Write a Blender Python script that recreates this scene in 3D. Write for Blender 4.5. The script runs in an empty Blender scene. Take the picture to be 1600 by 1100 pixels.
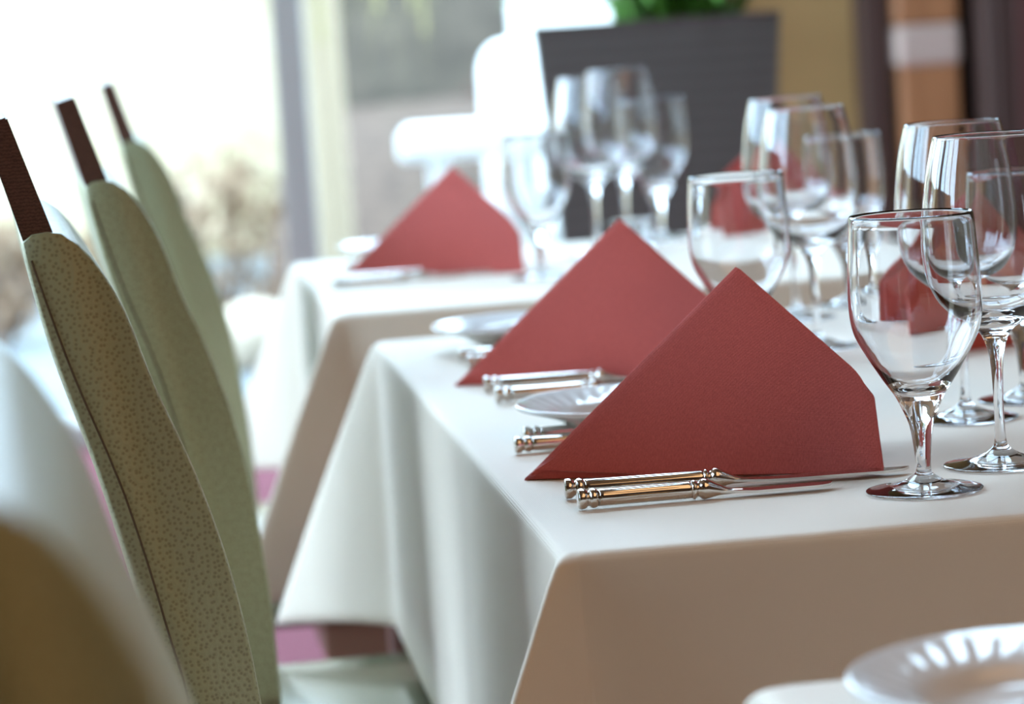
import bpy, bmesh, math, random
from mathutils import Vector, Matrix, noise
random.seed(7)
S = bpy.context.scene
COL = S.collection
PI = math.pi

# ------------------------------------------------------------------ camera
F_PX = 4700.0
ROLL = math.atan(0.066)
PITCH = math.atan((550 - 42) * math.cos(ROLL) / F_PX)
CAM_H = 1.047
ca, sa = math.cos(ROLL), math.sin(ROLL)
FWD = Vector((0, math.cos(PITCH), -math.sin(PITCH)))
R0 = Vector((1, 0, 0)); U0 = Vector((0, math.sin(PITCH), math.cos(PITCH)))
XI = ca * R0 - sa * U0; YI = sa * R0 + ca * U0
cam_d = bpy.data.cameras.new('camera')
cam = bpy.data.objects.new('camera', cam_d); COL.objects.link(cam)
m = Matrix.Identity(4)
for r in range(3):
    m[r][0] = XI[r]; m[r][1] = YI[r]; m[r][2] = -FWD[r]
m.translation = (0, 0, CAM_H)
cam.matrix_world = m
cam_d.sensor_width = 36; cam_d.lens = 36 * F_PX / 1600
cam_d.clip_start = 0.02; cam_d.clip_end = 200
cam_d.dof.use_dof = True; cam_d.dof.focus_distance = 1.86; cam_d.dof.aperture_fstop = 6.6
S.camera = cam

# ------------------------------------------------------------------ world, fill light, exposure (bright overcast day)
w = bpy.data.worlds.new('world'); S.world = w; w.use_nodes = True
bg = w.node_tree.nodes['Background']
bg.inputs['Color'].default_value = (0.56, 0.79, 1.0, 1); bg.inputs['Strength'].default_value = 6.9
fd = bpy.data.lights.new('warm_fill_light', 'AREA'); fd.shape = 'RECTANGLE'; fd.size = 2.2; fd.size_y = 3.0  # added warm fill that browns the front faces, not a room fitting
fd.energy = 17.5; fd.color = (1.0, 0.60, 0.29)
fill = bpy.data.objects.new('warm_fill_light', fd); COL.objects.link(fill); fill.location = (1.6, -0.2, 2.9)
S.view_settings.view_transform = 'Standard'; S.view_settings.look = 'None'
S.view_settings.exposure = 0.85; S.view_settings.gamma = 1.0; S.view_settings.use_curve_mapping = False
S.cycles.max_bounces = 14; S.cycles.diffuse_bounces = 5; S.cycles.glossy_bounces = 6
S.cycles.transmission_bounces = 14; S.cycles.transparent_max_bounces = 16
S.cycles.sample_clamp_indirect = 30.0
try:
    S.cycles.use_denoising = True; S.cycles.denoiser = 'OPENIMAGEDENOISE'
except Exception: pass

# ------------------------------------------------------------------ helpers
def lin(r, g, b):
    f = lambda c: (c / 255 / 12.92) if c / 255 <= 0.04045 else ((c / 255 + 0.055) / 1.055) ** 2.4
    return (f(r), f(g), f(b), 1)

def mat(name, col, rough=0.6, metal=0.0, spec=0.5, sheen=0.0, coat=0.0):
    M = bpy.data.materials.new(name); M.use_nodes = True
    b = M.node_tree.nodes['Principled BSDF']
    b.inputs['Base Color'].default_value = col if len(col) == 4 else (*col, 1)
    b.inputs['Roughness'].default_value = rough; b.inputs['Metallic'].default_value = metal
    b.inputs['Specular IOR Level'].default_value = spec
    b.inputs['Sheen Weight'].default_value = sheen
    b.inputs['Coat Weight'].default_value = coat
    return M

def bsdf(M): return M.node_tree.nodes['Principled BSDF']

def coords(M, scale=(1, 1, 1), rot=(0, 0, 0)):
    nt = M.node_tree
    tc = nt.nodes.new('ShaderNodeTexCoord'); mp = nt.nodes.new('ShaderNodeMapping')
    mp.inputs['Scale'].default_value = scale; mp.inputs['Rotation'].default_value = rot
    nt.links.new(tc.outputs['Object'], mp.inputs['Vector']); return mp.outputs['Vector']

def ramp(M, fac, stops):
    r = M.node_tree.nodes.new('ShaderNodeValToRGB')
    e = r.color_ramp.elements
    while len(e) < len(stops): e.new(0.5)
    for i, (p, c) in enumerate(stops):
        e[i].position = p; e[i].color = c if len(c) == 4 else (*c, 1)
    M.node_tree.links.new(fac, r.inputs['Fac']); return r.outputs['Color']

def noise_tex(M, vec, scale, detail=3, rough=0.5):
    n = M.node_tree.nodes.new('ShaderNodeTexNoise')
    n.inputs['Scale'].default_value = scale; n.inputs['Detail'].default_value = detail
    n.inputs['Roughness'].default_value = rough
    M.node_tree.links.new(vec, n.inputs['Vector']); return n.outputs['Fac']

def bump(M, h, strength, dist):
    b = M.node_tree.nodes.new('ShaderNodeBump')
    b.inputs['Strength'].default_value = strength; b.inputs['Distance'].default_value = dist
    M.node_tree.links.new(h, b.inputs['Height']); M.node_tree.links.new(b.outputs['Normal'], bsdf(M).inputs['Normal'])

def math_node(M, op, a, b):
    n = M.node_tree.nodes.new('ShaderNodeMath'); n.operation = op
    for i, v in enumerate((a, b)):
        if isinstance(v, (int, float)): n.inputs[i].default_value = v
        else: M.node_tree.links.new(v, n.inputs[i])
    return n.outputs[0]

def weave(M, per_m, strength=0.25, dist=0.0002, extra=None):
    v = coords(M)
    ws = []
    for d in ('X', 'Y', 'Z'):
        t = M.node_tree.nodes.new('ShaderNodeTexWave'); t.bands_direction = d; t.inputs['Scale'].default_value = per_m / 3.18
        t.inputs['Distortion'].default_value = 1.2; t.inputs['Detail'].default_value = 1.0
        M.node_tree.links.new(v, t.inputs['Vector']); ws.append(t.outputs['Fac'])
    h = math_node(M, 'ADD', math_node(M, 'ADD', ws[0], ws[1]), ws[2])
    h = math_node(M, 'ADD', h, noise_tex(M, v, per_m * 0.25, 2))
    bump(M, h, strength, dist); return v

def smooth(me):
    for p in me.polygons: p.use_smooth = True

def link(name, bm, mt, parent=None, sm=False, loc=None, rotz=None):
    me = bpy.data.meshes.new(name)
    bmesh.ops.recalc_face_normals(bm, faces=bm.faces) if bm.faces else None
    bm.to_mesh(me); bm.free()
    if mt: me.materials.append(mt)
    if sm: smooth(me)
    o = bpy.data.objects.new(name, me); COL.objects.link(o)
    if parent: o.parent = parent
    if loc is not None: o.location = loc
    if rotz is not None: o.rotation_euler = (0, 0, rotz)
    return o

def tag(o, label, cat, group=None, kind=None):
    o['label'] = label; o['category'] = cat
    if group: o['group'] = group
    if kind: o['kind'] = kind
    return o

def thing(name, label, cat, loc=(0, 0, 0), rotz=0, group=None):
    o = bpy.data.objects.new(name, None); COL.objects.link(o)
    o.empty_display_size = 0.05; o.location = loc; o.rotation_euler = (0, 0, rotz)
    return tag(o, label, cat, group)

def struct(name, bm, mt, **k):
    o = link(name, bm, mt, **k); o['kind'] = 'structure'; return o

def dup(root, loc, rotz, label, group=None, scale=1.0):
    r = root.copy(); COL.objects.link(r)
    r.location = loc; r.rotation_euler = (0, 0, rotz); r.scale = (scale,) * 3
    r['label'] = label
    if group: r['group'] = group
    for ch in list(root.children):
        c = ch.copy(); COL.objects.link(c); c.parent = r
        for g in list(ch.children):
            d = g.copy(); COL.objects.link(d); d.parent = c
    return r

def box(bm, x0, x1, y0, y1, z0, z1, bev=0.0, seg=2, M=None):
    vs = [bm.verts.new((x, y, z)) for x in (x0, x1) for y in (y0, y1) for z in (z0, z1)]
    idx = [(0, 1, 3, 2), (4, 6, 7, 5), (0, 4, 5, 1), (2, 3, 7, 6), (0, 2, 6, 4), (1, 5, 7, 3)]
    fs = [bm.faces.new([vs[i] for i in f]) for f in idx]
    if bev:
        es = list({e for f in fs for e in f.edges})
        r = bmesh.ops.bevel(bm, geom=es, offset=bev, segments=seg, affect='EDGES', profile=0.5)
        vs = list({v for f in r['faces'] for v in f.verts} | {v for v in vs if v.is_valid})
    if M is not None:
        for v in vs: v.co = M @ v.co
    return vs

def bx(*a, **k):
    bm = bmesh.new(); box(bm, *a, **k); return bm

def revolve(bm, prof, seg=64, caps=True, mod=None):
    """prof: list of (r, z)."""
    rings = []
    for r, z in prof:
        if r < 1e-6: rings.append([bm.verts.new((0, 0, z))])
        else:
            ring = []
            for i in range(seg):
                a = 2 * PI * i / seg
                rr = r * (mod(a, z) if mod else 1)
                ring.append(bm.verts.new((rr * math.cos(a), rr * math.sin(a), z)))
            rings.append(ring)
    for A, B in zip(rings, rings[1:]):
        if len(A) == 1 and len(B) == 1: continue
        for i in range(seg):
            j = (i + 1) % seg
            if len(A) == 1: bm.faces.new((A[0], B[i], B[j]))
            elif len(B) == 1: bm.faces.new((A[i], A[j], B[0]))
            else: bm.faces.new((A[i], A[j], B[j], B[i]))
    return rings

def catmull(pts, n=4):
    out = []
    P = [pts[0]] + list(pts) + [pts[-1]]
    for i in range(1, len(P) - 2):
        p0, p1, p2, p3 = P[i - 1:i + 3]
        for k in range(n):
            t = k / n
            out.append(tuple(0.5 * (2 * b + (c - a) * t + (2 * a - 5 * b + 4 * c - d) * t * t + (3 * b - a - 3 * c + d) * t ** 3)
                             for a, b, c, d in zip(p0, p1, p2, p3)))
    out.append(tuple(pts[-1])); return out

def tube(bm, pts, rad, seg=8):
    pts = [Vector(p) for p in pts]; rings = []
    for i, p in enumerate(pts):
        d = (pts[min(i + 1, len(pts) - 1)] - pts[max(i - 1, 0)]).normalized()
        a = d.cross(Vector((0, 0, 1)))
        a = a.normalized() if a.length > 1e-3 else Vector((1, 0, 0))
        b = d.cross(a).normalized()
        r = rad(i / (len(pts) - 1)) if callable(rad) else rad
        rings.append([bm.verts.new(p + (a * math.cos(2 * PI * k / seg) + b * math.sin(2 * PI * k / seg)) * r) for k in range(seg)])
    for A, B in zip(rings, rings[1:]):
        for k in range(seg):
            j = (k + 1) % seg; bm.faces.new((A[k], A[j], B[j], B[k]))
    bm.faces.new(rings[0]); bm.faces.new(rings[-1][::-1])

# ------------------------------------------------------------------ materials
m_cloth = mat('cream_table_linen', (0.78, 0.675, 0.56), 0.55, spec=0.35, sheen=0.25)
weave(m_cloth, 900, 0.35, 0.00025)
m_nap = mat('brick_red_napkin_linen', (0.61, 0.115, 0.10), 0.62, spec=0.3, sheen=0.5)
bsdf(m_nap).inputs['Sheen Roughness'].default_value = 0.25
v = weave(m_nap, 1100, 0.5, 0.0003)
mpn = m_nap.node_tree.nodes.new('ShaderNodeMapping'); mpn.inputs['Scale'].default_value = (1, 1, 0.12); m_nap.node_tree.links.new(v, mpn.inputs['Vector'])
m_nap.node_tree.links.new(ramp(m_nap, noise_tex(m_nap, mpn.outputs[0], 1500, 2), [(0.25, (0.54, 0.095, 0.082)), (0.75, (0.69, 0.138, 0.122))]), bsdf(m_nap).inputs['Base Color'])
bsdf(m_nap).inputs['Sheen Tint'].default_value = (1, 0.75, 0.78, 1)
m_metal = mat('silver_plate', (0.72, 0.69, 0.66), 0.13, 1.0)
m_china = mat('white_china', (0.80, 0.82, 0.84), 0.12, spec=0.6, coat=0.4)
m_wood_dark = mat('dark_brown_wood', (0.085, 0.032, 0.022), 0.38)
v = coords(m_wood_dark, (1, 1, 1)); t = m_wood_dark.node_tree.nodes.new('ShaderNodeTexWave'); t.bands_direction = 'Z'
t.inputs['Scale'].default_value = 150; t.inputs['Distortion'].default_value = 6; t.inputs['Detail'].default_value = 3
t.inputs['Detail Scale'].default_value = 4; m_wood_dark.node_tree.links.new(v, t.inputs['Vector'])
m_wood_dark.node_tree.links.new(ramp(m_wood_dark, t.outputs['Fac'], [(0, (0.075, 0.036, 0.028)), (1, (0.16, 0.078, 0.056))]), bsdf(m_wood_dark).inputs['Base Color'])
bump(m_wood_dark, t.outputs['Fac'], 0.2, 0.0003)

# ostrich-grain olive leather
m_leather = mat('olive_ostrich_leather', (0.24, 0.25, 0.10), 0.40, spec=0.5)
nt = m_leather.node_tree
tc = nt.nodes.new('ShaderNodeTexCoord'); s1 = nt.nodes.new('ShaderNodeSeparateXYZ'); s2 = nt.nodes.new('ShaderNodeSeparateXYZ')
nt.links.new(tc.outputs['Object'], s1.inputs[0]); nt.links.new(tc.outputs['Normal'], s2.inputs[0])
side = math_node(m_leather, 'GREATER_THAN', math_node(m_leather, 'ABSOLUTE', s2.outputs[1], 0), 0.6)
uu = math_node(m_leather, 'ADD', math_node(m_leather, 'MULTIPLY', s1.outputs[0], side), math_node(m_leather, 'MULTIPLY', s1.outputs[1], math_node(m_leather, 'SUBTRACT', 1.0, side)))
cb = nt.nodes.new('ShaderNodeCombineXYZ'); nt.links.new(uu, cb.inputs[0]); nt.links.new(s1.outputs[2], cb.inputs[1]); v = cb.outputs[0]
vo = m_leather.node_tree.nodes.new('ShaderNodeTexVoronoi'); vo.voronoi_dimensions = '2D'; vo.inputs['Scale'].default_value = 285; vo.inputs['Randomness'].default_value = 0.8
m_leather.node_tree.links.new(v, vo.inputs['Vector'])
spots = ramp(m_leather, vo.outputs['Distance'], [(0.0, (0.22, 0.225, 0.125)), (0.16, (0.25, 0.255, 0.14)), (0.38, (0.355, 0.37, 0.215))])
m_leather.node_tree.links.new(spots, bsdf(m_leather).inputs['Base Color'])
nz = noise_tex(m_leather, v, 900, 3)
bump(m_leather, math_node(m_leather, 'ADD', math_node(m_leather, 'MULTIPLY', vo.outputs['Distance'], 1.2), math_node(m_leather, 'MULTIPLY', nz, 0.35)), 0.3, 0.0009)
m_seat = mat('sage_seat_leather', (0.24, 0.26, 0.16), 0.24, spec=0.9, coat=0.6)
m_chairwood = mat('warm_brown_chair_wood', (0.26, 0.13, 0.08), 0.45)
m_thread = mat('brown_stitching', (0.10, 0.07, 0.035), 0.8)

m_glass = bpy.data.materials.new('clear_crystal'); m_glass.use_nodes = True
nt = m_glass.node_tree; nt.nodes.clear()
g = nt.nodes.new('ShaderNodeBsdfGlass'); g.inputs['IOR'].default_value = 1.5; g.inputs['Roughness'].default_value = 0.0
g.inputs['Color'].default_value = (0.985, 0.985, 0.99, 1)
o = nt.nodes.new('ShaderNodeOutputMaterial'); nt.links.new(g.outputs[0], o.inputs['Surface'])

m_pane = bpy.data.materials.new('window_pane_glass'); m_pane.use_nodes = True
nt = m_pane.node_tree; nt.nodes.clear()
tr = nt.nodes.new('ShaderNodeBsdfTransparent'); gl = nt.nodes.new('ShaderNodeBsdfGlossy'); gl.inputs['Roughness'].default_value = 0.0
tr.inputs['Color'].default_value = (0.97, 0.98, 0.98, 1)
mx = nt.nodes.new('ShaderNodeMixShader'); mx.inputs[0].default_value = 0.05
o = nt.nodes.new('ShaderNodeOutputMaterial')
nt.links.new(tr.outputs[0], mx.inputs[1]); nt.links.new(gl.outputs[0], mx.inputs[2]); nt.links.new(mx.outputs[0], o.inputs['Surface'])

m_floor = mat('mauve_carpet', (0.30, 0.13, 0.17), 0.9, spec=0.1)
v = coords(m_floor); m_floor.node_tree.links.new(ramp(m_floor, noise_tex(m_floor, v, 60, 4), [(0.3, (0.17, 0.050, 0.066)), (0.7, (0.22, 0.068, 0.088))]), bsdf(m_floor).inputs['Base Color'])
m_ceil = mat('cream_plaster_ceiling', (0.27, 0.16, 0.08), 0.9)
m_ochre = mat('ochre_plaster', (0.36, 0.24, 0.11), 0.85)
v = coords(m_ochre); m_ochre.node_tree.links.new(ramp(m_ochre, noise_tex(m_ochre, v, 3, 4), [(0.3, (0.30, 0.17, 0.06)), (0.7, (0.36, 0.21, 0.078))]), bsdf(m_ochre).inputs['Base Color'])
m_alu = mat('grey_window_frame', (0.34, 0.31, 0.28), 0.45, metal=0.2)
m_patio = mat('pale_patio_paving', (0.52, 0.60, 0.68), 0.6)
v = coords(m_patio); m_patio.node_tree.links.new(ramp(m_patio, noise_tex(m_patio, v, 2.5, 5), [(0.3, (0.12, 0.135, 0.14)), (0.7, (0.15, 0.165, 0.17))]), bsdf(m_patio).inputs['Base Color'])

# ------------------------------------------------------------------ room
WL, WB, WR, WF, HC = -2.7, 8.0, 4.2, -4.0, 3.5          # left, back, right, front (behind the camera), ceiling height
struct('floor', bx(WL - 0.1, WR + 0.1, WF - 0.1, WB + 0.05, -0.1, 0.0), m_floor)
SK = (-1.7, 1.3, 3.7, 5.8)                               # opening for an added, unseen skylight that brightens the tabletops
bm = bmesh.new()
box(bm, WL - 0.6, WR + 0.1, WF - 0.1, SK[2], HC, HC + 0.15); box(bm, WL - 0.6, WR + 0.1, SK[3], WB + 0.7, HC, HC + 0.15)
box(bm, WL - 0.6, SK[0], SK[2], SK[3], HC, HC + 0.15); box(bm, SK[1], WR + 0.1, SK[2], SK[3], HC, HC + 0.15)
struct('ceiling', bm, m_ceil)
m_panelling = mat('brown_wall_panelling', (0.17, 0.085, 0.04), 0.6)
struct('wall_front', bx(WL - 0.1, WR + 0.1, WF - 0.15, WF, 0, HC), m_panelling)
struct('wall_right', bx(WR, WR + 0.15, WF, WB, 0, HC), m_panelling)
struct('wall_back', bx(0.63, WR, WB, WB + 0.15, 0, HC), m_ochre)

def window(name, along, a0, a1, fixed, posts, pw, z0=0.0, z1=HC):
    """frame + one pane per bay; along 'x' or 'y'."""
    bm = bmesh.new()
    def b(a, c, za, zb, d0=-0.045, d1=0.045):
        if along == 'x': box(bm, a, c, fixed + d0, fixed + d1, za, zb, 0.004, 1)
        else: box(bm, fixed + d0, fixed + d1, a, c, za, zb, 0.004, 1)
    b(a0, a1, z0, z0 + 0.07); b(a0, a1, z1 - 0.08, z1)
    for p in posts: b(p - pw / 2, p + pw / 2, z0 + 0.07, z1 - 0.08)
    fr = struct(name, bm, m_alu)
    for p, q in zip(posts, posts[1:]):
        bm = bmesh.new()
        lo, hi = p + pw / 2 - 0.002, q - pw / 2 + 0.002
        if along == 'x': vs = [(lo, fixed, z0 + 0.06), (hi, fixed, z0 + 0.06), (hi, fixed, z1 - 0.07), (lo, fixed, z1 - 0.07)]
        else: vs = [(fixed, lo, z0 + 0.06), (fixed, hi, z0 + 0.06), (fixed, hi, z1 - 0.07), (fixed, lo, z1 - 0.07)]
        bm.faces.new([bm.verts.new(c) for c in vs]); link('pane', bm, m_pane, fr)
    return fr
window('window_1', 'x', WL, 0.63, WB, [WL + 0.04, -1.65, -0.535, 0.59], 0.082)
window('window_2', 'y', 0.8, WB - 0.05, WL, [0.84, 1.5, 2.15, 2.8, 3.45, 4.1, 4.75, 5.4, 6.05, 6.7, WB - 0.09], 0.075)
struct('wall_left', bx(WL - 0.08, WL + 0.06, WF, 0.8, 0, HC), m_ochre)
bm = bmesh.new()
for x in (SK[0] + 0.04, -0.65, 0.45, SK[1] - 0.04): box(bm, x - 0.04, x + 0.04, SK[2], SK[3], HC + 0.02, HC + 0.12, 0.004, 1)
for y in (SK[2] + 0.04, SK[3] - 0.04): box(bm, SK[0], SK[1], y - 0.04, y + 0.04, HC + 0.02, HC + 0.12, 0.004, 1)
fr = struct('added_skylight', bm, m_alu)  # frame of the added skylight, out of view above the tables
for x0, x1 in ((SK[0] + 0.07, -0.68), (-0.62, 0.42), (0.48, SK[1] - 0.07)):
    bm = bmesh.new(); bm.faces.new([bm.verts.new(c) for c in ((x0, SK[2] + 0.07, HC + 0.08), (x1, SK[2] + 0.07, HC + 0.08), (x1, SK[3] - 0.07, HC + 0.08), (x0, SK[3] - 0.07, HC + 0.08))])
    link('pane', bm, m_pane, fr)
for i, y in enumerate((2.8, 5.4)): struct('trim_%d' % (i + 1), bx(WL - 0.07, WL + 0.12, y - 0.17, y + 0.17, 0, HC, 0.01, 1), m_panelling)
# daylight portals on the windows and the added skylight (guide the sky's light, give none of their own)
for nm, loc, rot, sx, sy in (('window_1_portal', ((WL + 0.63) / 2, WB + 0.1, HC / 2), (-PI / 2, 0, 0), 3.3, HC),
                             ('window_2_portal', (WL - 0.1, 4.4, HC / 2), (0, -PI / 2, 0), HC, 7.2),
                             ('added_skylight_portal', (-0.2, 4.75, HC + 0.16), (0, 0, 0), 3.0, 2.1)):
    ld = bpy.data.lights.new(nm, 'AREA'); ld.shape = 'RECTANGLE'; ld.size = sx; ld.size_y = sy
    ld.cycles.is_portal = True
    lo = bpy.data.objects.new(nm, ld); COL.objects.link(lo); lo.location = loc; lo.rotation_euler = rot

# ------------------------------------------------------------------ outdoors
bm = bmesh.new(); box(bm, -40, 20, WB + 0.05, 45, -0.14, -0.06)
struct('patio_ground', bm, m_patio)
struct('terrace_ground', bx(-40, WL - 0.08, -12, WB + 0.05, -0.14, -0.06), mat('pale_bounce_stone', (0.50, 0.45, 0.40), 0.8))  # unseen ground, made paler than the patio to bounce light indoors
m_render = mat('sunlit_cream_render', (0.86, 0.80, 0.66), 0.9)  # sunlit warmth put into the base colour; the scene has no sun
v = coords(m_render); m_render.node_tree.links.new(ramp(m_render, noise_tex(m_render, v, 1.6, 4, 0.6), [(0.30, (0.34, 0.27, 0.14)), (0.46, (0.52, 0.41, 0.27)), (0.7, (0.62, 0.51, 0.38))]), bsdf(m_render).inputs['Base Color'])
struct('garden_wall', bx(-30, -0.75, 16, 16.3, -0.1, 3.2), m_render)
struct('garden_wall_side', bx(-10.3, -10, -8, 16, -0.1, 2.2), m_render)
m_slate = mat('shaded_grey_slate', (0.16, 0.16, 0.155), 0.8)  # albedo lowered so the stone's colour carries its shade
v = coords(m_slate); m_slate.node_tree.links.new(ramp(m_slate, noise_tex(m_slate, v, 5, 5), [(0.3, (0.045, 0.033, 0.023)), (0.7, (0.098, 0.074, 0.052))]), bsdf(m_slate).inputs['Base Color'])
struct('garden_wall_stone', bx(-0.75, 9, 15.0, 15.3, -0.1, 3.4), m_slate)
m_mauve = mat('shaded_mauve_gravel', (0.27, 0.22, 0.22), 0.95)  # bank colour darkened below to hold the shade it lies in
v = coords(m_mauve); m_mauve.node_tree.links.new(ramp(m_mauve, noise_tex(m_mauve, v, 12, 5), [(0.3, (0.062, 0.037, 0.025)), (0.7, (0.110, 0.068, 0.046))]), bsdf(m_mauve).inputs['Base Color'])
bm = bmesh.new()
xs = [-0.95 + i * 0.25 for i in range(30)]; ys = [11.6, 12.1, 12.8, 13.6, 14.98]; zz = [-0.1, 0.22, 0.45, 0.62, 0.7]
gr = [[bm.verts.new((x, y, z + (0.07 * noise.noise((x * 1.5, y * 2, 0)) if z > 0 else 0))) for x in xs] for y, z in zip(ys, zz)]
for a, b in zip(gr, gr[1:]):
    for i in range(len(xs) - 1): bm.faces.new((a[i], a[i + 1], b[i + 1], b[i]))
struct('ground_bank', bm, m_mauve, sm=True)

def leaf_cloud(bm, c, rad, n, size, rnd, up=0.0):
    for _ in range(n):
        d = Vector((rnd.gauss(0, 1), rnd.gauss(0, 1), rnd.gauss(0, 1))).normalized() * rnd.uniform(0.45, 1.0)
        p = Vector(c) + Vector((d.x * rad[0], d.y * rad[1], d.z * rad[2]))
        a = Vector((rnd.gauss(0, 1), rnd.gauss(0, 1), rnd.gauss(0, 1) + up)).normalized()
        b = a.cross(Vector((rnd.gauss(0, 1), rnd.gauss(0, 1), rnd.gauss(0, 1)))).normalized()
        s = size * rnd.uniform(0.6, 1.3)
        q = [p - a * s, p + b * s * 0.35, p + a * s, p - b * s * 0.35]
        bm.faces.new([bm.verts.new(x) for x in q])

def shrub(x, y, r, h, mt, label, rnd, group='shrubs along the sunlit garden wall'):
    t = thing('garden_shrub', label, 'shrub', (x, y, -0.06), 0, group)
    bm = bmesh.new(); leaf_cloud(bm, (0, 0, h * 0.52), (r, r * 0.8, h * 0.5), 420, 0.045, rnd)
    link('foliage', bm, mt, t)
    bm = bmesh.new()
    for k in range(5):
        a = k * 1.25; tube(bm, [(0, 0, 0), (math.cos(a) * r * 0.3, math.sin(a) * r * 0.3, h * 0.4), (math.cos(a) * r * 0.6, math.sin(a) * r * 0.5, h * 0.8)], 0.01, 6)
    link('stems', bm, m_bark, t); return t
m_bark = mat('brown_bark', (0.20, 0.13, 0.085), 0.9)
m_dry = mat('dry_tan_leaves', (0.42, 0.30, 0.18), 0.8)
m_dry2 = mat('russet_leaves', (0.30, 0.195, 0.12), 0.8)
m_green = mat('yellow_green_leaves', (0.27, 0.23, 0.10), 0.7)
rr = random.Random(3)
shrub(-1.08, 11.5, 0.30, 0.72, m_dry2, 'russet brown shrub beside the window mullion', rr)
shrub(-1.55, 11.9, 0.20, 0.52, m_dry, 'low tan shrub behind the third green chair', rr)
shrub(-1.95, 11.7, 0.19, 0.50, m_dry2, 'low brown shrub seen between the first two chairs', rr)
shrub(-2.38, 11.9, 0.22, 0.52, m_dry, 'low tan shrub at the left end of the row', rr)

# palm beside the mullion
t = thing('palm_tree', 'yellow-green palm with hanging fronds just right of the mullion', 'palm tree', (-0.64, 11.4, -0.06))
bm = bmesh.new(); revolve(bm, [(0.0, 0)] + [(0.075 + 0.008 * (i % 2) - 0.02 * i / 40, i * 0.05) for i in range(41)] + [(0, 2.02)], 20); link('trunk', bm, mat('pale_palm_bark', (0.36, 0.28, 0.19), 0.9), t, sm=True)
for k in range(11):
    a = k * 2 * PI / 11 + 0.2; L = 0.40 + 0.08 * (k % 3)
    bm = bmesh.new()
    c = catmull([(0, 0, 2.0), (math.cos(a) * L * .5, math.sin(a) * L * .5, 2.28), (math.cos(a) * L * .9, math.sin(a) * L * .9, 1.85), (math.cos(a) * L, math.sin(a) * L, 1.1 + 0.1 * (k % 4))], 6)
    tube(bm, c, 0.009, 6)
    for i in range(3, len(c) - 1):
        p = Vector(c[i]); d = (Vector(c[i + 1]) - p).normalized(); s = d.cross(Vector((0, 0, 1))).normalized()
        for sg in (-1, 1):
            tip = p + s * sg * 0.09 + d * 0.14 + Vector((0, 0, -0.22))
            bm.faces.new([bm.verts.new(p), bm.verts.new(p + d * 0.02), bm.verts.new(tip)])
    link('frond', bm, m_green, t)

# pale boulders at the palm's foot
m_sand = mat('pale_sandstone', (0.55, 0.45, 0.34), 0.9)
for (x, y, z, s, lb) in ((-0.50, 10.75, 0.10, 0.14, 'smaller pale sandstone boulder close behind the large one by the palm'),
                         (-0.46, 10.2, 0.12, 0.19, 'large pale sandstone boulder low beside the palm'),
                         (-0.86, 10.3, 0.08, 0.15, 'pale sandstone boulder left of the palm foot')):
    bm = bmesh.new(); bmesh.ops.create_icosphere(bm, subdivisions=3, radius=s)
    for vv in bm.verts: vv.co *= 1 + 0.18 * noise.noise(vv.co * 6 + Vector((x * 9, 0, 0))); vv.co.z *= 0.85
    tag(link('boulder', bm, m_sand, sm=True, loc=(x, y, z - 0.03)), lb, 'boulder', 'boulders by the palm')

# white outdoor furniture
m_white = mat('white_lacquer', (0.90, 0.90, 0.88), 0.4)
t = thing('garden_table', 'white outdoor table standing on the patio beyond the window', 'table', (0.10, 9.9, -0.06))
link('tabletop', bx(-0.42, 0.42, -0.3, 0.3, 0.70, 0.80, 0.025, 3), m_white, t)
for sx in (-1, 1):
    for sy in (-1, 1): link('leg', bx(sx * 0.30 - 0.03, sx * 0.30 + 0.03, sy * 0.22 - 0.03, sy * 0.22 + 0.03, 0, 0.71, 0.006, 1), m_white, t)
t = thing('garden_sofa', 'big white rounded outdoor sofa behind the dark planter', 'sofa', (0.57, 10.7, -0.06))
link('seat', bx(-0.5, 0.6, -0.45, 0.35, 0.08, 0.45, 0.06, 4), m_white, t)
link('backrest', bx(-0.5, 0.6, 0.2, 0.48, 0.30, 1.28, 0.09, 5), m_white, t)
link('armrest', bx(-0.62, -0.40, -0.48, 0.48, 0.08, 1.06, 0.10, 5), m_white, t)
link('armrest', bx(0.55, 0.77, -0.48, 0.48, 0.08, 0.95, 0.10, 5), m_white, t)
t = thing('garden_parasol', 'off-white outdoor parasol with sloping canopy above the white sofa', 'parasol', (0.75, 12.6, -0.06))
bm = bmesh.new(); revolve(bm, [(0.0, 1.92), (0.1, 1.90), (0.9, 1.32), (0.92, 1.28), (0.88, 1.29), (0.1, 1.86), (0, 1.87)], 8); link('canopy', bm, m_white, t)
bm = bmesh.new(); revolve(bm, [(0, 0.04), (0.022, 0.04), (0.022, 1.88), (0, 1.88)], 16); link('pole', bm, m_alu, t)
bm = bmesh.new(); revolve(bm, [(0, 0), (0.25, 0), (0.25, 0.05), (0.05, 0.08), (0, 0.08)], 32); link('base', bm, m_alu, t)

# ------------------------------------------------------------------ back of the room
m_planter = mat('charcoal_woven_planter', (0.070, 0.067, 0.072), 0.6)
v = coords(m_planter); bk = m_planter.node_tree.nodes.new('ShaderNodeTexWave'); bk.bands_direction = 'Z'; bk.inputs['Scale'].default_value = 12; bk.inputs['Distortion'].default_value = 0.6
m_planter.node_tree.links.new(v, bk.inputs['Vector'])
m_planter.node_tree.links.new(ramp(m_planter, bk.outputs['Fac'], [(0, (0.068, 0.058, 0.053)), (1, (0.115, 0.098, 0.089))]), bsdf(m_planter).inputs['Base Color']); bump(m_planter, bk.outputs['Fac'], 0.4, 0.003)
t = thing('potted_plant', 'tall charcoal tapered planter with green strappy plant by the window', 'potted plant', (0.286, 5.4, 0), 0.0)
bm = bmesh.new()
def sq(h, z): return [bm.verts.new((sx * h, sy * h, z)) for sx, sy in ((-1, -1), (1, -1), (1, 1), (-1, 1))]
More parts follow.
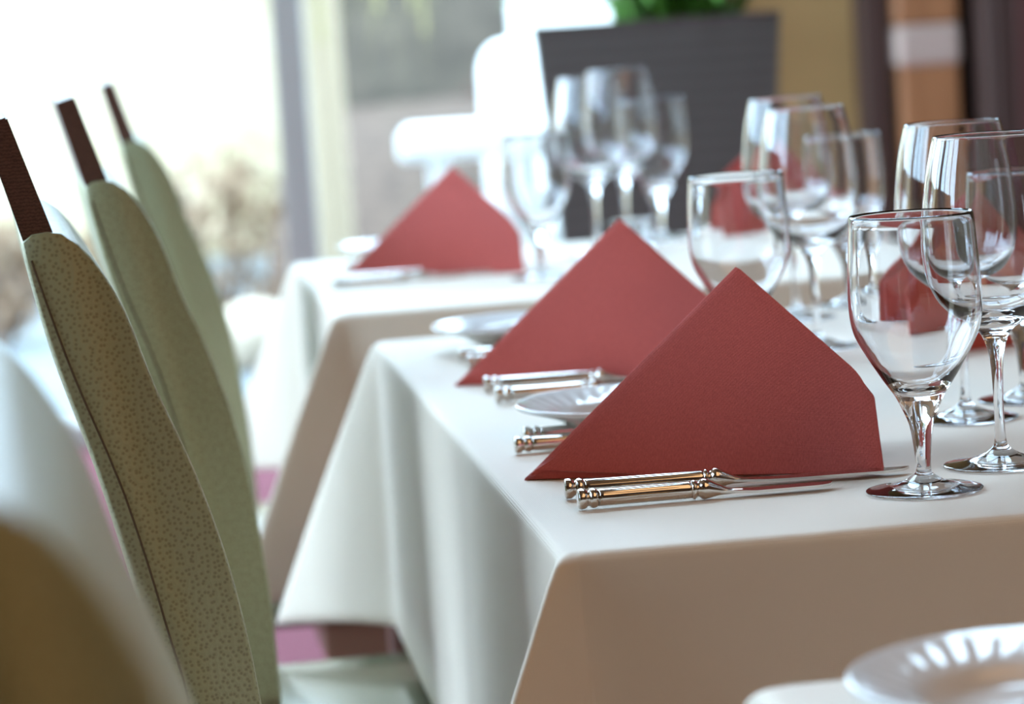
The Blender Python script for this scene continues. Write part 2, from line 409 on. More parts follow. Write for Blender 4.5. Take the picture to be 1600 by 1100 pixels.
r = [sq(0.135, 0), sq(0.211, 1.04), sq(0.214, 1.045), sq(0.180, 1.045), sq(0.174, 0.97)]
bm.faces.new(r[0][::-1]); bm.faces.new(r[-1])
for a, b in zip(r, r[1:]):
    for i in range(4): bm.faces.new((a[i], a[(i + 1) % 4], b[(i + 1) % 4], b[i]))
link('planter', bm, m_planter, t)
link('soil', bx(-0.172, 0.172, -0.172, 0.172, 0.94, 1.0), m_bark, t)
bm = bmesh.new(); rr = random.Random(5)
for k in range(70):
    a = rr.uniform(0, 2 * PI); L = rr.uniform(0.12, 0.34); hh = rr.uniform(0.10, 0.55); bx0 = rr.uniform(-0.06, 0.14); by0 = rr.uniform(-0.1, 0.1)
    pts = catmull([(bx0, by0, 0.99), (bx0 + math.cos(a) * L * .25, by0 + math.sin(a) * L * .25, 0.99 + hh * .7), (bx0 + math.cos(a) * L * .7, by0 + math.sin(a) * L * .7, 0.99 + hh * 0.95), (bx0 + math.cos(a) * L, by0 + math.sin(a) * L, 1.0 + hh * .6)], 4)
    s = Vector((-math.sin(a), math.cos(a), 0)); prev = None
    for i, p in enumerate(pts):
        wd = 0.016 * math.sin(PI * min(0.98, 0.12 + 0.88 * i / (len(pts) - 1)))
        cur = (bm.verts.new(Vector(p) - s * wd), bm.verts.new(Vector(p) + s * wd))
        if prev: bm.faces.new((prev[0], prev[1], cur[1], cur[0]))
        prev = cur
link('leaves', bm, mat('fresh_green_leaf', (0.10, 0.26, 0.035), 0.45), t)

m_oak = mat('orange_brown_wood', (0.32, 0.15, 0.07), 0.45)
v = coords(m_oak, (30, 30, 2)); m_oak.node_tree.links.new(ramp(m_oak, noise_tex(m_oak, v, 1.0, 4), [(0.3, (0.29, 0.115, 0.045)), (0.7, (0.39, 0.16, 0.066))]), bsdf(m_oak).inputs['Base Color'])
m_band = mat('pale_pink_stone', (0.50, 0.36, 0.30), 0.35)
m_cab = mat('dark_mahogany', (0.058, 0.030, 0.024), 0.6, spec=0.2)
t = thing('wooden_column', 'orange-brown wooden column with pale stone band beside the dark cabinet', 'column', (1.105, 7.72, 0))
link('shaft', bx(-0.072, 0.072, -0.072, 0.072, 0, 0.885, 0.006, 2), m_oak, t)
link('stone_band', bx(-0.080, 0.080, -0.080, 0.080, 0.88, 0.985, 0.015, 4), m_band, t)
link('capital', bx(-0.078, 0.078, -0.078, 0.078, 0.985, 3.0, 0.01, 3), m_oak, t)
link('plinth', bx(-0.11, 0.11, -0.11, 0.11, 0, 0.12, 0.01, 2), m_oak, t)
t = thing('mahogany_cabinet', 'tall dark mahogany cabinet with panelled doors against the back wall', 'cabinet', (1.76, 7.72, 0))
link('body', bx(-0.54, 0.54, -0.25, 0.25, 0, 2.3, 0.01, 2), m_cab, t)
for i in range(4):
    x0 = -0.52 + i * 0.262
    d = link('door', bx(x0, x0 + 0.25, -0.272, -0.25, 0.1, 2.2, 0.004, 1), m_cab, t)
    link('panel', bx(x0 + 0.05, x0 + 0.20, -0.285, -0.272, 0.2, 2.1, 0.008, 1), mat('red_mahogany_panel', (0.085, 0.032, 0.027), 0.5, spec=0.2) if i == 0 else bpy.data.materials['red_mahogany_panel'], d)
    link('handle', bx(x0 + 0.215, x0 + 0.23, -0.30, -0.272, 1.2, 1.34, 0.003, 1), m_alu, d)
t = thing('dark_wood_panel', 'dark brown timber post between ochre wall and column', 'post', (0.985, 7.86, 0))
link('post_body', bx(-0.03, 0.03, -0.12, 0.12, 0.0, 3.0, 0.004, 1), m_cab, t)
link('post_base', bx(-0.035, 0.035, -0.125, 0.125, 0.0, 0.1, 0.004, 1), m_cab, t)

# ------------------------------------------------------------------ tables and cloths
TH = math.atan(0.121)
UX = Vector((math.cos(TH), math.sin(TH), 0)); VX = Vector((-math.sin(TH), math.cos(TH), 0))
TOP = 0.75
def on_table(O, u, v, z=TOP): return Vector((O[0], O[1], 0)) + UX * u + VX * v + Vector((0, 0, z))

def cloth_mesh(W, D, drop=0.28, seed=0, tips=(0.75, 0.56, 0.56, 0.62)):
    """square cloth over a W x D top; a soft fold hangs out at each corner."""
    rnd = random.Random(seed); ph = [rnd.uniform(0, 6.28) for _ in range(12)]
    corners = [((0, 0), (-1, 0), (0, -1)), ((W, 0), (0, -1), (1, 0)), ((W, D), (1, 0), (0, 1)), ((0, D), (0, 1), (-1, 0))]
    NC, NS = 27, 44
    def contour(t):
        pts = []
        for ci, (c, d0, d1) in enumerate(corners):
            # walk: side ending at this corner, then the corner lobe. d0 = outward normal of the previous side, d1 = of the next
            c = Vector((c[0], c[1])); n0 = Vector(d0); n1 = Vector(d1)
            b = 0.012 + 0.05 * t; k = tips[ci]
            pdist = k * t
            e0 = -n1; e1 = -n0     # directions from the corner back along the previous / next side
            V0 = c + e0 * b; V1 = c + e1 * b
            T = c + (n0 + n1).normalized() * (pdist - 0.0045 * max(0, 1 - t / 0.01))
            s0 = n0 * (pdist * 0.12); s1 = n1 * (pdist * 0.12)
            a = V0.lerp(T, 0.35) + e0 * 0.0 - n0 * pdist * 0.02; 
            m0 = V0.lerp(T, 0.55) - (n1 * 0.03 * pdist) + n0 * 0.02 * pdist
            m1 = V1.lerp(T, 0.55) - (n0 * 0.03 * pdist) + n1 * 0.02 * pdist
            raw = catmull([tuple(V0), tuple(V0.lerp(m0, 0.5) ), tuple(m0), tuple(T), tuple(m1), tuple(V1.lerp(m1, 0.5) ), tuple(V1)], 6)
            L = [Vector(p) for p in raw]
            acc = [0]
            for p, q in zip(L, L[1:]): acc.append(acc[-1] + (q - p).length)
            res = []
            for i in range(NC):
                s = acc[-1] * i / (NC - 1); j = 0
                while j < len(acc) - 2 and acc[j + 1] < s: j += 1
                f = (s - acc[j]) / max(1e-9, acc[j + 1] - acc[j]); res.append(L[j].lerp(L[j + 1], f))
            for _ in range(4):
                res = [res[0]] + [res[i] * .5 + (res[i - 1] + res[i + 1]) * .25 for i in range(1, NC - 1)] + [res[-1]]
            pts.append(res)
        out = []
        for i in range(4):
            out += pts[i]
            A = pts[i][-1]; B = pts[(i + 1) % 4][0]; nrm = Vector(corners[i][2])
            for k2 in range(1, NS):
                f = k2 / NS; env = math.sin(PI * f)
                wv = (0.5 + 0.5 * math.sin(f * 7.0 + ph[i])) * 0.004 + math.sin(f * 17 + ph[i + 4]) * 0.0015
                if i == 3: wv *= 0.25
                out.append(A.lerp(B, f) + nrm * wv * env * (t / drop))
        return out
    bm = bmesh.new(); rows = []
    R = 0.007
    lv = [(0.0, -R, 0.0)] + [(R * (1 - math.cos(a)), -R * (1 - math.sin(a)), 0) for a in [PI / 2 * i / 5 for i in range(1, 6)]]
    n = 26
    lv += [(R + (drop - R) * i / n, 0.0, 0) for i in range(1, n + 1)]
    for t, off, _ in lv:
        ct = contour(max(t - 0.0, 0)); row = []
        cx, cy = W / 2, D / 2
        for p in ct:
            q = Vector((p.x, p.y))
            if off: # pull in toward the inside of the top for the rounded edge
                q.x += -off if q.x < R * 3 else (off if q.x > W - R * 3 else 0)
                q.y += -off if q.y < R * 3 else (off if q.y > D - R * 3 else 0)
            out_ = max(0, -q.x, q.x - W) * max(0, -q.y, q.y - D)
            row.append(bm.verts.new((q.x, q.y, -t - 1.1 * out_ * (t / drop))))
        rows.append(row)
    N = len(rows[0])
    for A, B in zip(rows, rows[1:]):
        for i in range(N): bm.faces.new((A[i], A[(i + 1) % N], B[(i + 1) % N], B[i]))
    # flat top: an inset ring then a face
    ring = [bm.verts.new((W / 2 + (v_.co.x - W / 2) * 0.97, D / 2 + (v_.co.y - D / 2) * 0.985, 0)) for v_ in rows[0]]
    for i in range(N): bm.faces.new((ring[i], ring[(i + 1) % N], rows[0][(i + 1) % N], rows[0][i]))
    bm.faces.new(ring)
    return bm

def dining_table(O, W, D, tlabel, clabel, seed, tips=None):
    t = thing('dining_table', tlabel, 'table', (O[0], O[1], 0), TH, 'square-edged tables in a row')
    link('tabletop', bx(0.006, W - 0.006, 0.006, D - 0.006, TOP - 0.035, TOP - 0.003, 0.004, 2), m_wood_dark, t)
    for x in (0.07, W - 0.07):
        for y in (0.08, D - 0.08):
            link('leg', bx(x - 0.028, x + 0.028, y - 0.028, y + 0.028, 0, TOP - 0.036, 0.004, 2), m_wood_dark, t)
    bm = cloth_mesh(W, D, 0.28, seed)
    c = link('tablecloth', bm, m_cloth, sm=True, loc=(O[0], O[1], TOP), rotz=TH)
    sol = c.modifiers.new('thickness', 'SOLIDIFY'); sol.thickness = 0.0008; sol.offset = -1
    tag(c, clabel, 'tablecloth', 'cream tablecloths')
T1 = (0.018, 1.672); T2 = (-0.191, 3.248); T0 = (0.248, 0.055)
dining_table(T1, 0.745, 1.275, 'table under the cream cloth in the middle, laid with two near napkins', 'cream cloth on the middle table with a fold hanging at its near corner', 1)
dining_table(T2, 0.745, 0.815, 'smaller table behind the middle one, laid with one near napkin', 'cream cloth on the farther table beside the window mullion', 2)
dining_table(T0, 0.745, 1.265, 'nearest table, only its far edge showing at the bottom', 'cream cloth on the nearest table under the blurred white plate', 3)

# ------------------------------------------------------------------ glassware
def crystal(prof_out, prof_in, cuts, name, label, loc, group, seg=72):
    """prof_out from foot edge up to the rim; split into foot, stem and bowl surfaces at the heights in cuts."""
    t = thing(name, label, 'glass', loc, 0, group)
    fo = [p for p in prof_out if p[1] <= cuts[0] + 1e-9]; st = [p for p in prof_out if cuts[0] - 1e-9 <= p[1] <= cuts[1] + 1e-9]
    bo = [p for p in prof_out if p[1] >= cuts[1] - 1e-9]
    for nm, pr in (('foot', [(0, 0.0036), (prof_out[0][0] * 0.25, 0.0030), (prof_out[0][0] * 0.6, 0.0014), (prof_out[0][0] * 0.9, 0.0003)] + fo), ('stem', st), ('bowl', bo + prof_in)):
        bm = bmesh.new(); revolve(bm, [(a, b) for a, b in pr], seg)
        me = bpy.data.meshes.new(nm)
        # outward winding by construction: profile runs bottom-axis -> out -> up -> rim -> inside -> axis
        bm.normal_update(); bm.to_mesh(me); bm.free(); me.materials.append(m_glass); smooth(me)
        o = bpy.data.objects.new(nm, me); COL.objects.link(o); o.parent = t
    return t

def cm(l): return [(a / 100, b / 100) for a, b in l]
# water goblet
gob = catmull(cm([(3.50, 0.03), (3.56, 0.10), (3.50, 0.17), (3.1, 0.24), (2.2, 0.36), (1.3, 0.62), (0.75, 0.95), (0.50, 1.15), (0.47, 1.3), (0.45, 1.5), (0.52, 2.6), (0.74, 4.1), (1.18, 5.2), (1.55, 5.95), (2.28, 7.05), (3.38, 8.9), (3.82, 9.9), (4.0, 10.9), (4.04, 12.0), (4.00, 13.2), (3.90, 14.7), (3.76, 16.75)]), 3)
gob_in = catmull(cm([(3.735, 16.83), (3.66, 16.75), (3.80, 14.7), (3.90, 13.2), (3.93, 12.0), (3.88, 10.9), (3.68, 9.9), (3.20, 8.9), (2.35, 7.55), (1.5, 6.65), (0.7, 6.25), (0.0, 6.15)]), 3)
cutg = [min((p[1] for p in gob), key=lambda z: abs(z - h)) for h in (0.013, 0.0595)]
G1 = 'water goblets'
goblet = crystal(gob, gob_in, cutg, 'water_goblet', 'clear water goblet nearest the camera, at the tip of the knife', (0.245, 1.809, TOP + 0.0006), G1)
# wine glass
wine = catmull(cm([(3.62, 0.03), (3.68, 0.09), (3.62, 0.15), (3.2, 0.22), (2.2, 0.38), (1.2, 0.70), (0.65, 1.05), (0.42, 1.4), (0.34, 2.0), (0.31, 3.5), (0.34, 5.2), (0.42, 6.6), (0.60, 7.6), (0.90, 8.35), (1.35, 8.85), (2.3, 9.45), (3.25, 10.3), (3.9, 11.4), (4.2, 12.4), (4.34, 13.6), (4.33, 14.9), (4.15, 16.9), (3.9, 18.6), (3.62, 19.9), (3.36, 20.95)]), 3)
wine_in = catmull(cm([(3.33, 21.02), (3.27, 20.95), (3.54, 19.9), (3.82, 18.6), (4.07, 16.9), (4.24, 14.9), (4.24, 13.6), (4.08, 12.4), (3.76, 11.45), (3.1, 10.55), (2.2, 9.9), (1.2, 9.5), (0.5, 9.36), (0.0, 9.33)]), 3)
cutw = [min((p[1] for p in wine), key=lambda z: abs(z - h)) for h in (0.014, 0.0835)]
G2 = 'wine glasses'
wineg = crystal(wine, wine_in, cutw, 'wine_glass', 'tall wine glass just behind the nearest goblet, cut by the frame', (0.306, 1.892, TOP + 0.0006), G2)
for x, y, s, lb in ((0.186, 2.385, 1.0, 'water goblet between the two front red napkins, behind the nearest apex'),
                    (0.041, 3.55, 1.0, 'blurred water goblet touching the farthest left red napkin'),
                    (0.340, 2.98, 1.0, 'water goblet across the middle table, behind the pair of big wine glasses'),
                    (0.375, 2.19, 1.0, 'water goblet at the right frame edge behind the tall wine glass'),
                    (0.209, 4.03, 1.12, 'blurred goblet at the right of the glass cluster before the dark planter')):
    dup(goblet, (x, y, TOP + 0.0006), 0, lb, G1, s)
for x, y, s, lb in ((0.318, 2.11, 1.0, 'tall wine glass standing directly behind the nearest goblet'),
                    (0.268, 2.62, 1.0, 'wine glass in the middle, the nearer of the overlapping pair'),
                    (0.276, 2.88, 1.01, 'wine glass in the middle, the farther of the overlapping pair'),
                    (0.160, 3.92, 1.11, 'blurred tallest wine glass in the cluster before the dark planter'),
                    (0.118, 3.83, 1.08, 'blurred wine glass at the left of the cluster before the planter')):
    dup(wineg, (x, y, TOP + 0.0006), 0, lb, G2, s)

# small votive glasses
pr = cm([(1.62, 0.02), (1.68, 0.10), (1.85, 1.2), (2.08, 2.60)]); pin = cm([(2.06, 2.66), (2.02, 2.64), (1.99, 2.6), (1.76, 1.2), (1.62, 0.75), (1.4, 0.62), (0, 0.60)])
def votive(label, loc, s=1.0):
    bm = bmesh.new(); revolve(bm, [(0, 0.0), (pr[0][0] * 0.9, 0.0)] + pr + pin, 48)
    me = bpy.data.meshes.new('votive_glass'); bm.to_mesh(me); bm.free(); me.materials.append(m_glass); smooth(me)
    o = bpy.data.objects.new('votive_glass', me); COL.objects.link(o); o.location = loc; o.scale = (s,) * 3
    return tag(o, label, 'candle glass', 'small low candle glasses')
votive('small low candle glass seen through the nearest goblet', (0.352, 2.70, TOP + 0.0006))
votive('small low candle glass behind the second napkin, before the planter', (0.166, 3.86, TOP + 0.0006), 1.5)

# ------------------------------------------------------------------ napkins
def napkin_mesh():
    """standing tent fold: two wings meeting along a sloping ridge, open at the far end."""
    bm = bmesh.new(); w = 0.078; n = 26
    L = Vector((0, 0, 0)); A = Vector((0.1475, 0, 0.132))
    def wing(sg, inset=0.0, lift=0.0):
        N1 = Vector((0.2285, sg * w, 0)); N2 = Vector((0.2265 if sg < 0 else 0.222, sg * w * 0.735, 0.0545 if sg < 0 else 0.047))
        g = []
        for j in range(n + 1):
            row = []
            for i in range(n + 1):
                fi, fj = i / n, j / n
                p = L.lerp(N1, fi).lerp(A.lerp(N2, fi), fj)
                bul = math.sin(PI * fi) * math.sin(PI * min(1, fj * 1.0)) * 0.004
                p = p + Vector((0, sg * bul, bul * 0.5))
                rr2 = min(1, fi / 0.04); p.z -= (1 - rr2) ** 2 * 0.0012      # rounded ridge
                if j <= 2 and sg < 0: p.z += lift * (1 - j / 3) * max(0.18, 1 - fi / 0.5) * min(1, fi / 0.03)
                rc = fi * fj
                if rc > 0.84: k = ((rc - 0.84) / 0.16) ** 2; p.x -= 0.0035 * k; p.z -= 0.0030 * k
                p.y -= sg * inset
                if inset: p.x -= inset * 0.9 * (fi > 0.7)
                row.append(p)
            g.append(row)
        return g
    def add(gl, gr):
        # one strip from the near wing over the ridge to the far wing
        for g in (gl, gr):
            vs = [[bm.verts.new(p) for p in row] for row in g]
            for j in range(n):
                for i in range(n):
                    bm.faces.new((vs[j][i], vs[j][i + 1], vs[j + 1][i + 1], vs[j + 1][i]))
    add(wing(-1, 0, 0.0066), wing(1, 0, 0))
    bmesh.ops.remove_doubles(bm, verts=bm.verts, dist=1e-5)
    return bm
def inner_ply():
    bm = bmesh.new(); w = 0.078; n = 20
    for sg in (-1, 1):
        L = Vector((0.001, sg * 0.0005, 0)); N1 = Vector((0.2265, sg * (w - 0.0015), 0)); N2 = Vector((0.2240, sg * (w * 0.735 - 0.004), 0.046)); A = Vector((0.1475, sg * 0.0006, 0.112))
        g = [[bm.verts.new(L.lerp(N1, i / n).lerp(A.lerp(N2, i / n), j / n) - Vector((0, sg * 0.0034 * min(1, (i + 1) / 6), 0)) + Vector((0, -0.0022 * max(0, 1 - i / (n * 0.6)) if (sg < 0 and j == 0) else 0, 0))) for i in range(n + 1)] for j in range(n + 1)]
        for j in range(n):
            for i in range(n): bm.faces.new((g[j][i], g[j][i + 1], g[j + 1][i + 1], g[j + 1][i]))
    return bm
def napkin(label, loc, rz):
    t = thing('napkin', label, 'napkin', loc, rz, 'tent-folded red napkins')
    o = link('outer_fold', napkin_mesh(), m_nap, t, sm=True)
    s = o.modifiers.new('thickness', 'SOLIDIFY'); s.thickness = 0.0026; s.offset = -1
    b = o.modifiers.new('soft_edge', 'BEVEL'); b.width = 0.0009; b.segments = 2; b.limit_method = 'ANGLE'; b.angle_limit = math.radians(50)
    i = link('inner_fold', inner_ply(), m_nap, t, sm=True)
    s = i.modifiers.new('thickness', 'SOLIDIFY'); s.thickness = 0.0012; s.offset = 0
    return t
nap = napkin('nearest and sharpest red napkin, standing behind the two knives', (0.002, 1.962, TOP + 0.001), math.radians(-0.5))
dup(nap, (-0.051, 2.515, TOP + 0.001), math.radians(0), 'middle of the three red napkins along the chairs side')
dup(nap, (-0.207, 3.710, TOP + 0.001), math.radians(0), 'farthest of the left red napkins, blurred on the second table')
dup(nap, (0.548, 2.600, TOP + 0.001), TH + PI, 'red napkin across the middle table, seen through the glasses at the right')
dup(nap, (0.488, 3.930, TOP + 0.001), TH + PI, 'red napkin across the farther table, seen through the middle glasses')

# ------------------------------------------------------------------ cutlery
def handle_bm(L, R=0.0056):
    """fluted round handle lying along +x, end cap at x=0, collar at x=L."""
    bm = bmesh.new()
    prof = catmull([(0.0, 0.0), (R * 0.7, 0.0), (R * 1.08, 0.0006), (R * 1.16, 0.0016), (R * 1.15, 0.0042), (R * 0.90, 0.0062), (R * 0.88, 0.0072), (R * 1.12, 0.0088), (R * 1.10, 0.0112), (R * 0.93, 0.0128),
                    (R * 0.98, 0.016), (R * 0.98, L - 0.012), (R * 0.90, L - 0.0105), (R * 1.15, L - 0.0085), (R * 0.92, L - 0.0065), (R * 0.88, L - 0.0055), (R * 1.2, L - 0.003), (R * 1.15, L), (R * 0.85, L + 0.006), (R * 0.55, L + 0.013), (R * 0.30, L + 0.022)], 3)
    def flute(a, z): return 1 - (0.07 * (0.5 + 0.5 * math.cos(a * 14)) if 0.016 < z < L - 0.012 else 0)
    rings = revolve(bm, prof, 56, mod=flute)
    for vv in bm.verts:
        x, y, z = vv.co; k = min(1, max(0, (z - L) / 0.014)); vv.co = (z, y, x * 0.97 * (1 - 0.35 * k) + R * 1.115 * (1 - k) + 0.0034 * k)
    return bm
def slab(bm, outline, z0, z1, zf=None):
    """outline: list of (x, ylow, yhigh); flat bar with optional rise zf(x)."""
    rows = []
    for x, a, b in outline:
        dz = zf(x) if zf else 0
        rows.append([bm.verts.new((x, a, z0 + dz)), bm.verts.new((x, b, z0 + dz)), bm.verts.new((x, b, z1 + dz)), bm.verts.new((x, a, z1 + dz))])
    for A, B in zip(rows, rows[1:]):
        for i in range(4): bm.faces.new((A[i], A[(i + 1) % 4], B[(i + 1) % 4], B[i]))
    bm.faces.new(rows[0]); bm.faces.new(rows[-1][::-1])

CK = 'silver table knives'; CF = 'silver forks'
def knife(label, loc, rz, LH, LB, group=CK):
    t = thing('table_knife', label, 'knife', loc, rz, group)
    link('handle', handle_bm(LH), m_metal, t, sm=True)
    bm = bmesh.new(); out = []
    for i in range(25):
        f = i / 24; x = LH + 0.002 + LB * f
        lo = -0.0030 - 0.0055 * min(1, f / 0.35); hi = 0.0030 + 0.0015 * min(1, f / 0.2)
        if f > 0.82: k = math.sqrt(max(0, 1 - ((f - 0.82) / 0.18) ** 2)); lo = 0.004 + (lo - 0.004) * k; hi = 0.004 + (hi - 0.004) * max(k, 0.1)
        out.append((x, lo, hi))
    slab(bm, catmull(out, 2), 0.0022, 0.0038, lambda x: 0.0014 * max(0, 1 - (x - LH) / 0.03))
    link('blade', bm, m_metal, t, sm=False)
    return t
def fork(label, loc, rz, LH=0.098, LN=0.10, group=CF):
    t = thing('table_fork', label, 'fork', loc, rz, group)
    link('handle', handle_bm(LH, 0.0052), m_metal, t, sm=True)
    bm = bmesh.new(); x0 = LH + 0.002
    arch = lambda x: 0.004 * math.sin(PI * min(1, max(0, (x - x0) / (LN * 0.95)))) 
    slab(bm, catmull([(x0, -0.003, 0.003), (x0 + 0.02, -0.0024, 0.0024), (x0 + 0.035, -0.004, 0.004), (x0 + 0.045, -0.0105, 0.0105), (x0 + 0.055, -0.012, 0.012)], 3), 0.0018, 0.0036, arch)
    link('neck', bm, m_metal, t)
    for k in range(4):
        y = -0.0102 + k * 0.0068; bm = bmesh.new()
        slab(bm, [(x0 + 0.054 + LN * 0.45 * i / 6, y - 0.0017 * (1 - i / 9), y + 0.0017 * (1 - i / 9)) for i in range(7)], 0.0018, 0.0034, arch)
        link('tine', bm, m_metal, t)
    return t
Z = TOP + 0.0008
kA = knife('short silver knife nearest the camera, in front of the first napkin', (0.034, 1.823, Z), TH, 0.081, 0.078)
kB = knife('long silver knife whose blade ends behind the nearest goblet', (0.027, 1.868, Z), math.radians(3.6), 0.098, 0.120)
dup(kA, (-0.016, 2.378, Z), TH, 'short silver knife before the middle napkin, beside the bread plate')
dup(kB, (-0.025, 2.455, Z), math.radians(3.0), 'long silver knife close under the middle napkin')
dup(kA, (-0.208, 3.590, Z), TH, 'blurred short knife before the farthest left napkin')
dup(kB, (-0.203, 3.640, Z), math.radians(4.5), 'blurred long knife close under the farthest left napkin')
fA = fork('nearer silver fork poking out left of the nearest napkin', (-0.003, 2.085, Z), TH)
dup(fA, (0.004, 2.135, Z), TH, 'second silver fork left of the nearest napkin, next to the bread plate', CF)
dup(fA, (-0.040, 2.640, Z), TH, 'nearer blurred fork left of the middle napkin', CF)
dup(fA, (-0.048, 2.695, Z), TH, 'farther blurred fork left of the middle napkin, by the far plate', CF)
dup(fA, (-0.205, 3.865, Z), TH, 'blurred fork behind the farthest left napkin', CF)

# ------------------------------------------------------------------ plates
def plate_mesh(R=0.085):
    bm = bmesh.new()
    k = R / 0.085
    pr = [(0, 0.003), (0.034, 0.003), (0.0345, 0.0), (0.038, 0.0), (0.0395, 0.003), (0.048, 0.0065), (0.058, 0.0125), (0.070, 0.0165), (0.081, 0.0200), (0.0845, 0.0215), (0.0855, 0.0232),
          (0.0845, 0.0245), (0.082, 0.0240), (0.070, 0.0205), (0.0600, 0.0175), (0.0545, 0.0145), (0.0500, 0.0095), (0.044, 0.0072), (0.03, 0.0066), (0, 0.0064)]
    pr = catmull([(a * k, b * k) for a, b in pr], 3)
    revolve(bm, pr, 144)
    for vv in bm.verts:     # low swirl ribs pressed into the upper side of the rim
        r = math.hypot(vv.co.x, vv.co.y) / k; a = math.atan2(vv.co.y, vv.co.x)
        if 0.057 < r < 0.080 and vv.co.z / k > 0.0125 + (r - 0.05) * 0.26:
            vv.co.z += 0.0006 * k * math.sin(a * 36 + r * 260) * math.sin(PI * (r - 0.057) / 0.023)
    return bm
PG = 'white bread plates'
pl0 = tag(link('bread_plate', plate_mesh(), m_china, sm=True, loc=(0.085, 2.163 + 0.0, TOP + 0.001)), 'white bread plate between the nearest and the middle napkin', 'plate', PG)
def pdup(loc, lb):
    o = pl0.copy(); COL.objects.link(o); o.location = loc; o['label'] = lb; return o
pdup((0.012, 2.79, TOP + 0.001), 'blurred white bread plate behind the middle napkin at the table end')
pdup((0.212, 1.195, TOP + 0.001), 'large out-of-focus white plate at the bottom right corner')
pdup((-0.135, 3.965, TOP + 0.001), 'blurred white bread plate behind the farthest left napkin')

# ------------------------------------------------------------------ chairs
FRONT = [(0.008, 0.50), (0.006, 0.58), (0.0, 0.652), (-0.006, 0.70), (-0.016, 0.751), (-0.031, 0.802), (-0.049, 0.850), (-0.062, 0.893), (-0.073, 0.917), (-0.085, 0.935), (-0.096, 0.944)]
BACK = [(-0.120, 0.940), (-0.1175, 0.920), (-0.107, 0.869), (-0.089, 0.806), (-0.074, 0.743), (-0.064, 0.696), (-0.055, 0.656), (-0.050, 0.58), (-0.048, 0.50)]
def resample(P, n):
    acc = [0]
    for p, q in zip(P, P[1:]): acc.append(acc[-1] + math.dist(p, q))
    out = []
    for i in range(n):
        s = acc[-1] * i / (n - 1); j = 0
        while j < len(acc) - 2 and acc[j + 1] < s: j += 1
        f = (s - acc[j]) / (acc[j + 1] - acc[j]); out.append(tuple(a + (b - a) * f for a, b in zip(P[j], P[j + 1])))
    return out
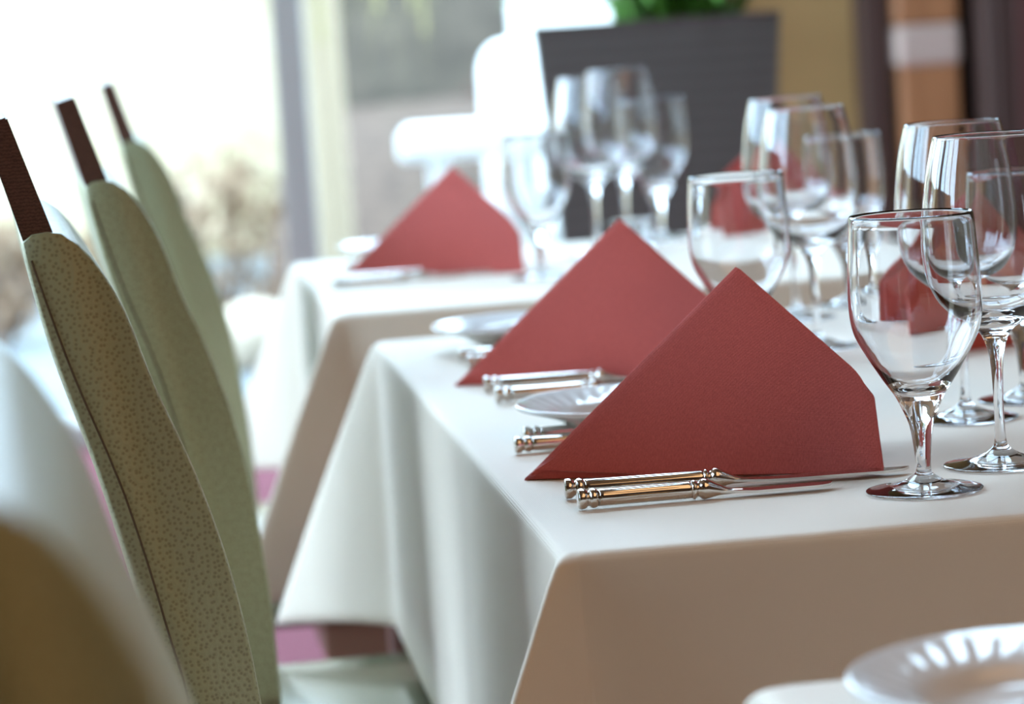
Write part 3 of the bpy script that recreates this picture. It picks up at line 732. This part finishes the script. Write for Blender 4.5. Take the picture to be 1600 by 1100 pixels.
def make_chair(label, loc, rz):
    t = thing('dining_chair', label, 'chair', loc, rz, 'green leather dining chairs')
    HW = 0.225
    fr = resample(catmull(FRONT, 5), 40); bk = resample(catmull(BACK, 5), 40)
    loop = fr + [(-0.105, 0.9455), (-0.114, 0.9445)] + bk      # closed side outline
    cxs = []
    bm = bmesh.new(); rows = []
    ns = 26
    ctr = [((fr[i][0] + bk[39 - i][0]) / 2, (fr[i][1] + bk[39 - i][1]) / 2) for i in range(40)]
    def inset(p, k, y):
        # pull the outline toward the mid line of the back for the rounded side edges
        best = min(ctr, key=lambda c: (c[0] - p[0]) ** 2 + (c[1] - p[1]) ** 2)
        return (p[0] + (best[0] - p[0]) * k, y, p[1] + (best[1] - p[1]) * k)
    sec = []
    for a in range(7): th = PI / 2 * a / 6; sec.append((-HW + 0.012 * (1 - math.sin(th)), 0.30 * (1 - math.cos(th))) if False else (-HW + 0.010 * (1 - math.cos(th)), 0.11 * (1 - math.sin(th))))
    mid = [(-HW + 0.010 + (2 * HW - 0.020) * i / ns, 0.0) for i in range(1, ns)]
    sec = sec + mid + [(-y, k) for y, k in reversed(sec)]
    for y, k in sec:
        row = []
        cv = 0.016 * (y / HW) ** 2                         # the back wraps gently forward at the sides
        for p in loop:
            q = inset(p, k, y); row.append(bm.verts.new((q[0] , q[1], q[2])))
        rows.append(row)
    n = len(loop)
    for A, B in zip(rows, rows[1:]):
        for i in range(n): bm.faces.new((A[i], A[(i + 1) % n], B[(i + 1) % n], B[i]))
    bm.faces.new(rows[0]); bm.faces.new(rows[-1][::-1])
    b = link('backrest', bm, m_leather, t, sm=True)
    # stitched seam near the rear edge of each side
    for sg in (-1, 1):
        bm = bmesh.new(); pts = []
        for i in range(1, 39):
            p, q = bk[i], fr[39 - i]
            f = 0.11 + 0.10 * min(1, i / 14)
            y = sg * (HW - 0.0004)
            pts.append((p[0] + (q[0] - p[0]) * f, y, p[1] + (q[1] - p[1]) * f))
        tube(bm, pts, 0.0008, 6); link('seam', bm, m_thread, b)
    # the rail's foot sits in the cushion's top
    # wooden top rail, leaning like the back
    bm = bmesh.new()
    P = [(-0.1195, 0.925), (-0.1025, 0.930), (-0.120, 1.010), (-0.132, 1.007)]
    P = [(-0.1185, 0.9385), (-0.1000, 0.9405), (-0.1225, 1.014), (-0.1375, 1.010)]
    A = [bm.verts.new((x, -HW + 0.004, z)) for x, z in P]; B = [bm.verts.new((x, HW - 0.004, z)) for x, z in P]
    for i in range(4): bm.faces.new((A[i], A[(i + 1) % 4], B[(i + 1) % 4], B[i]))
    bm.faces.new(A); bm.faces.new(B[::-1])
    bmesh.ops.bevel(bm, geom=list(bm.edges), offset=0.001, segments=2, affect='EDGES')
    link('top_rail', bm, m_wood_dark, t)
    s = link('seat', bx(-0.03, 0.395, -0.23, 0.23, 0.355, 0.445, 0.022, 5), m_seat, t, sm=True)
    bm = bmesh.new(); tube(bm, [(0.0, -0.2305, 0.378), (0.37, -0.2305, 0.378)], 0.0015, 6); link('seam', bm, m_thread, s)
    link('seat_frame', bx(0.075, 0.37, -0.21, 0.21, 0.31, 0.357, 0.004, 2), m_chairwood, t)
    for sg in (-1, 1):
        for x0, x1 in ((0.35, 0.36), (-0.02, -0.06)):
            bm = bmesh.new(); vs = box(bm, -0.017, 0.017, -0.017, 0.017, 0, 0.35, 0.003, 2)
            for vv in bm.verts:
                f = vv.co.z / 0.35; vv.co.x = vv.co.x * (0.7 + 0.3 * f) + x1 + (x0 - x1) * f; vv.co.y = vv.co.y * (0.7 + 0.3 * f) + sg * 0.185
            link('leg', bm, m_wood_dark, t)
    for sg in (-1, 1): link('back_support', bx(-0.048, -0.020, sg * 0.19 - 0.015, sg * 0.19 + 0.015, 0.33, 0.53, 0.003, 2), m_wood_dark, t)
    return t
def chair_at(near, slope, label, src=None):
    """near = where the front of the back meets the camera-side edge."""
    a = math.atan(-slope)
    bdir = Vector((-math.sin(a), math.cos(a), 0))
    c = Vector((near[0], near[1], 0)) + bdir * 0.225
    if src is None: return make_chair(label, c, a)
    return dup(src, c, a, label)
ch = chair_at((-0.164, 1.78), -0.172, 'sharpest green leather chair with dotted grain and brown wooden top rail')
chair_at((-0.217, 2.45), -0.160, 'green leather chair directly behind the sharpest one', ch)
chair_at((-0.317, 3.50), -0.136, 'farthest green leather chair, drawn up to the smaller table', ch)
chair_at((-0.027, 0.715), -0.176, 'heavily blurred green chair at the bottom left corner', ch)
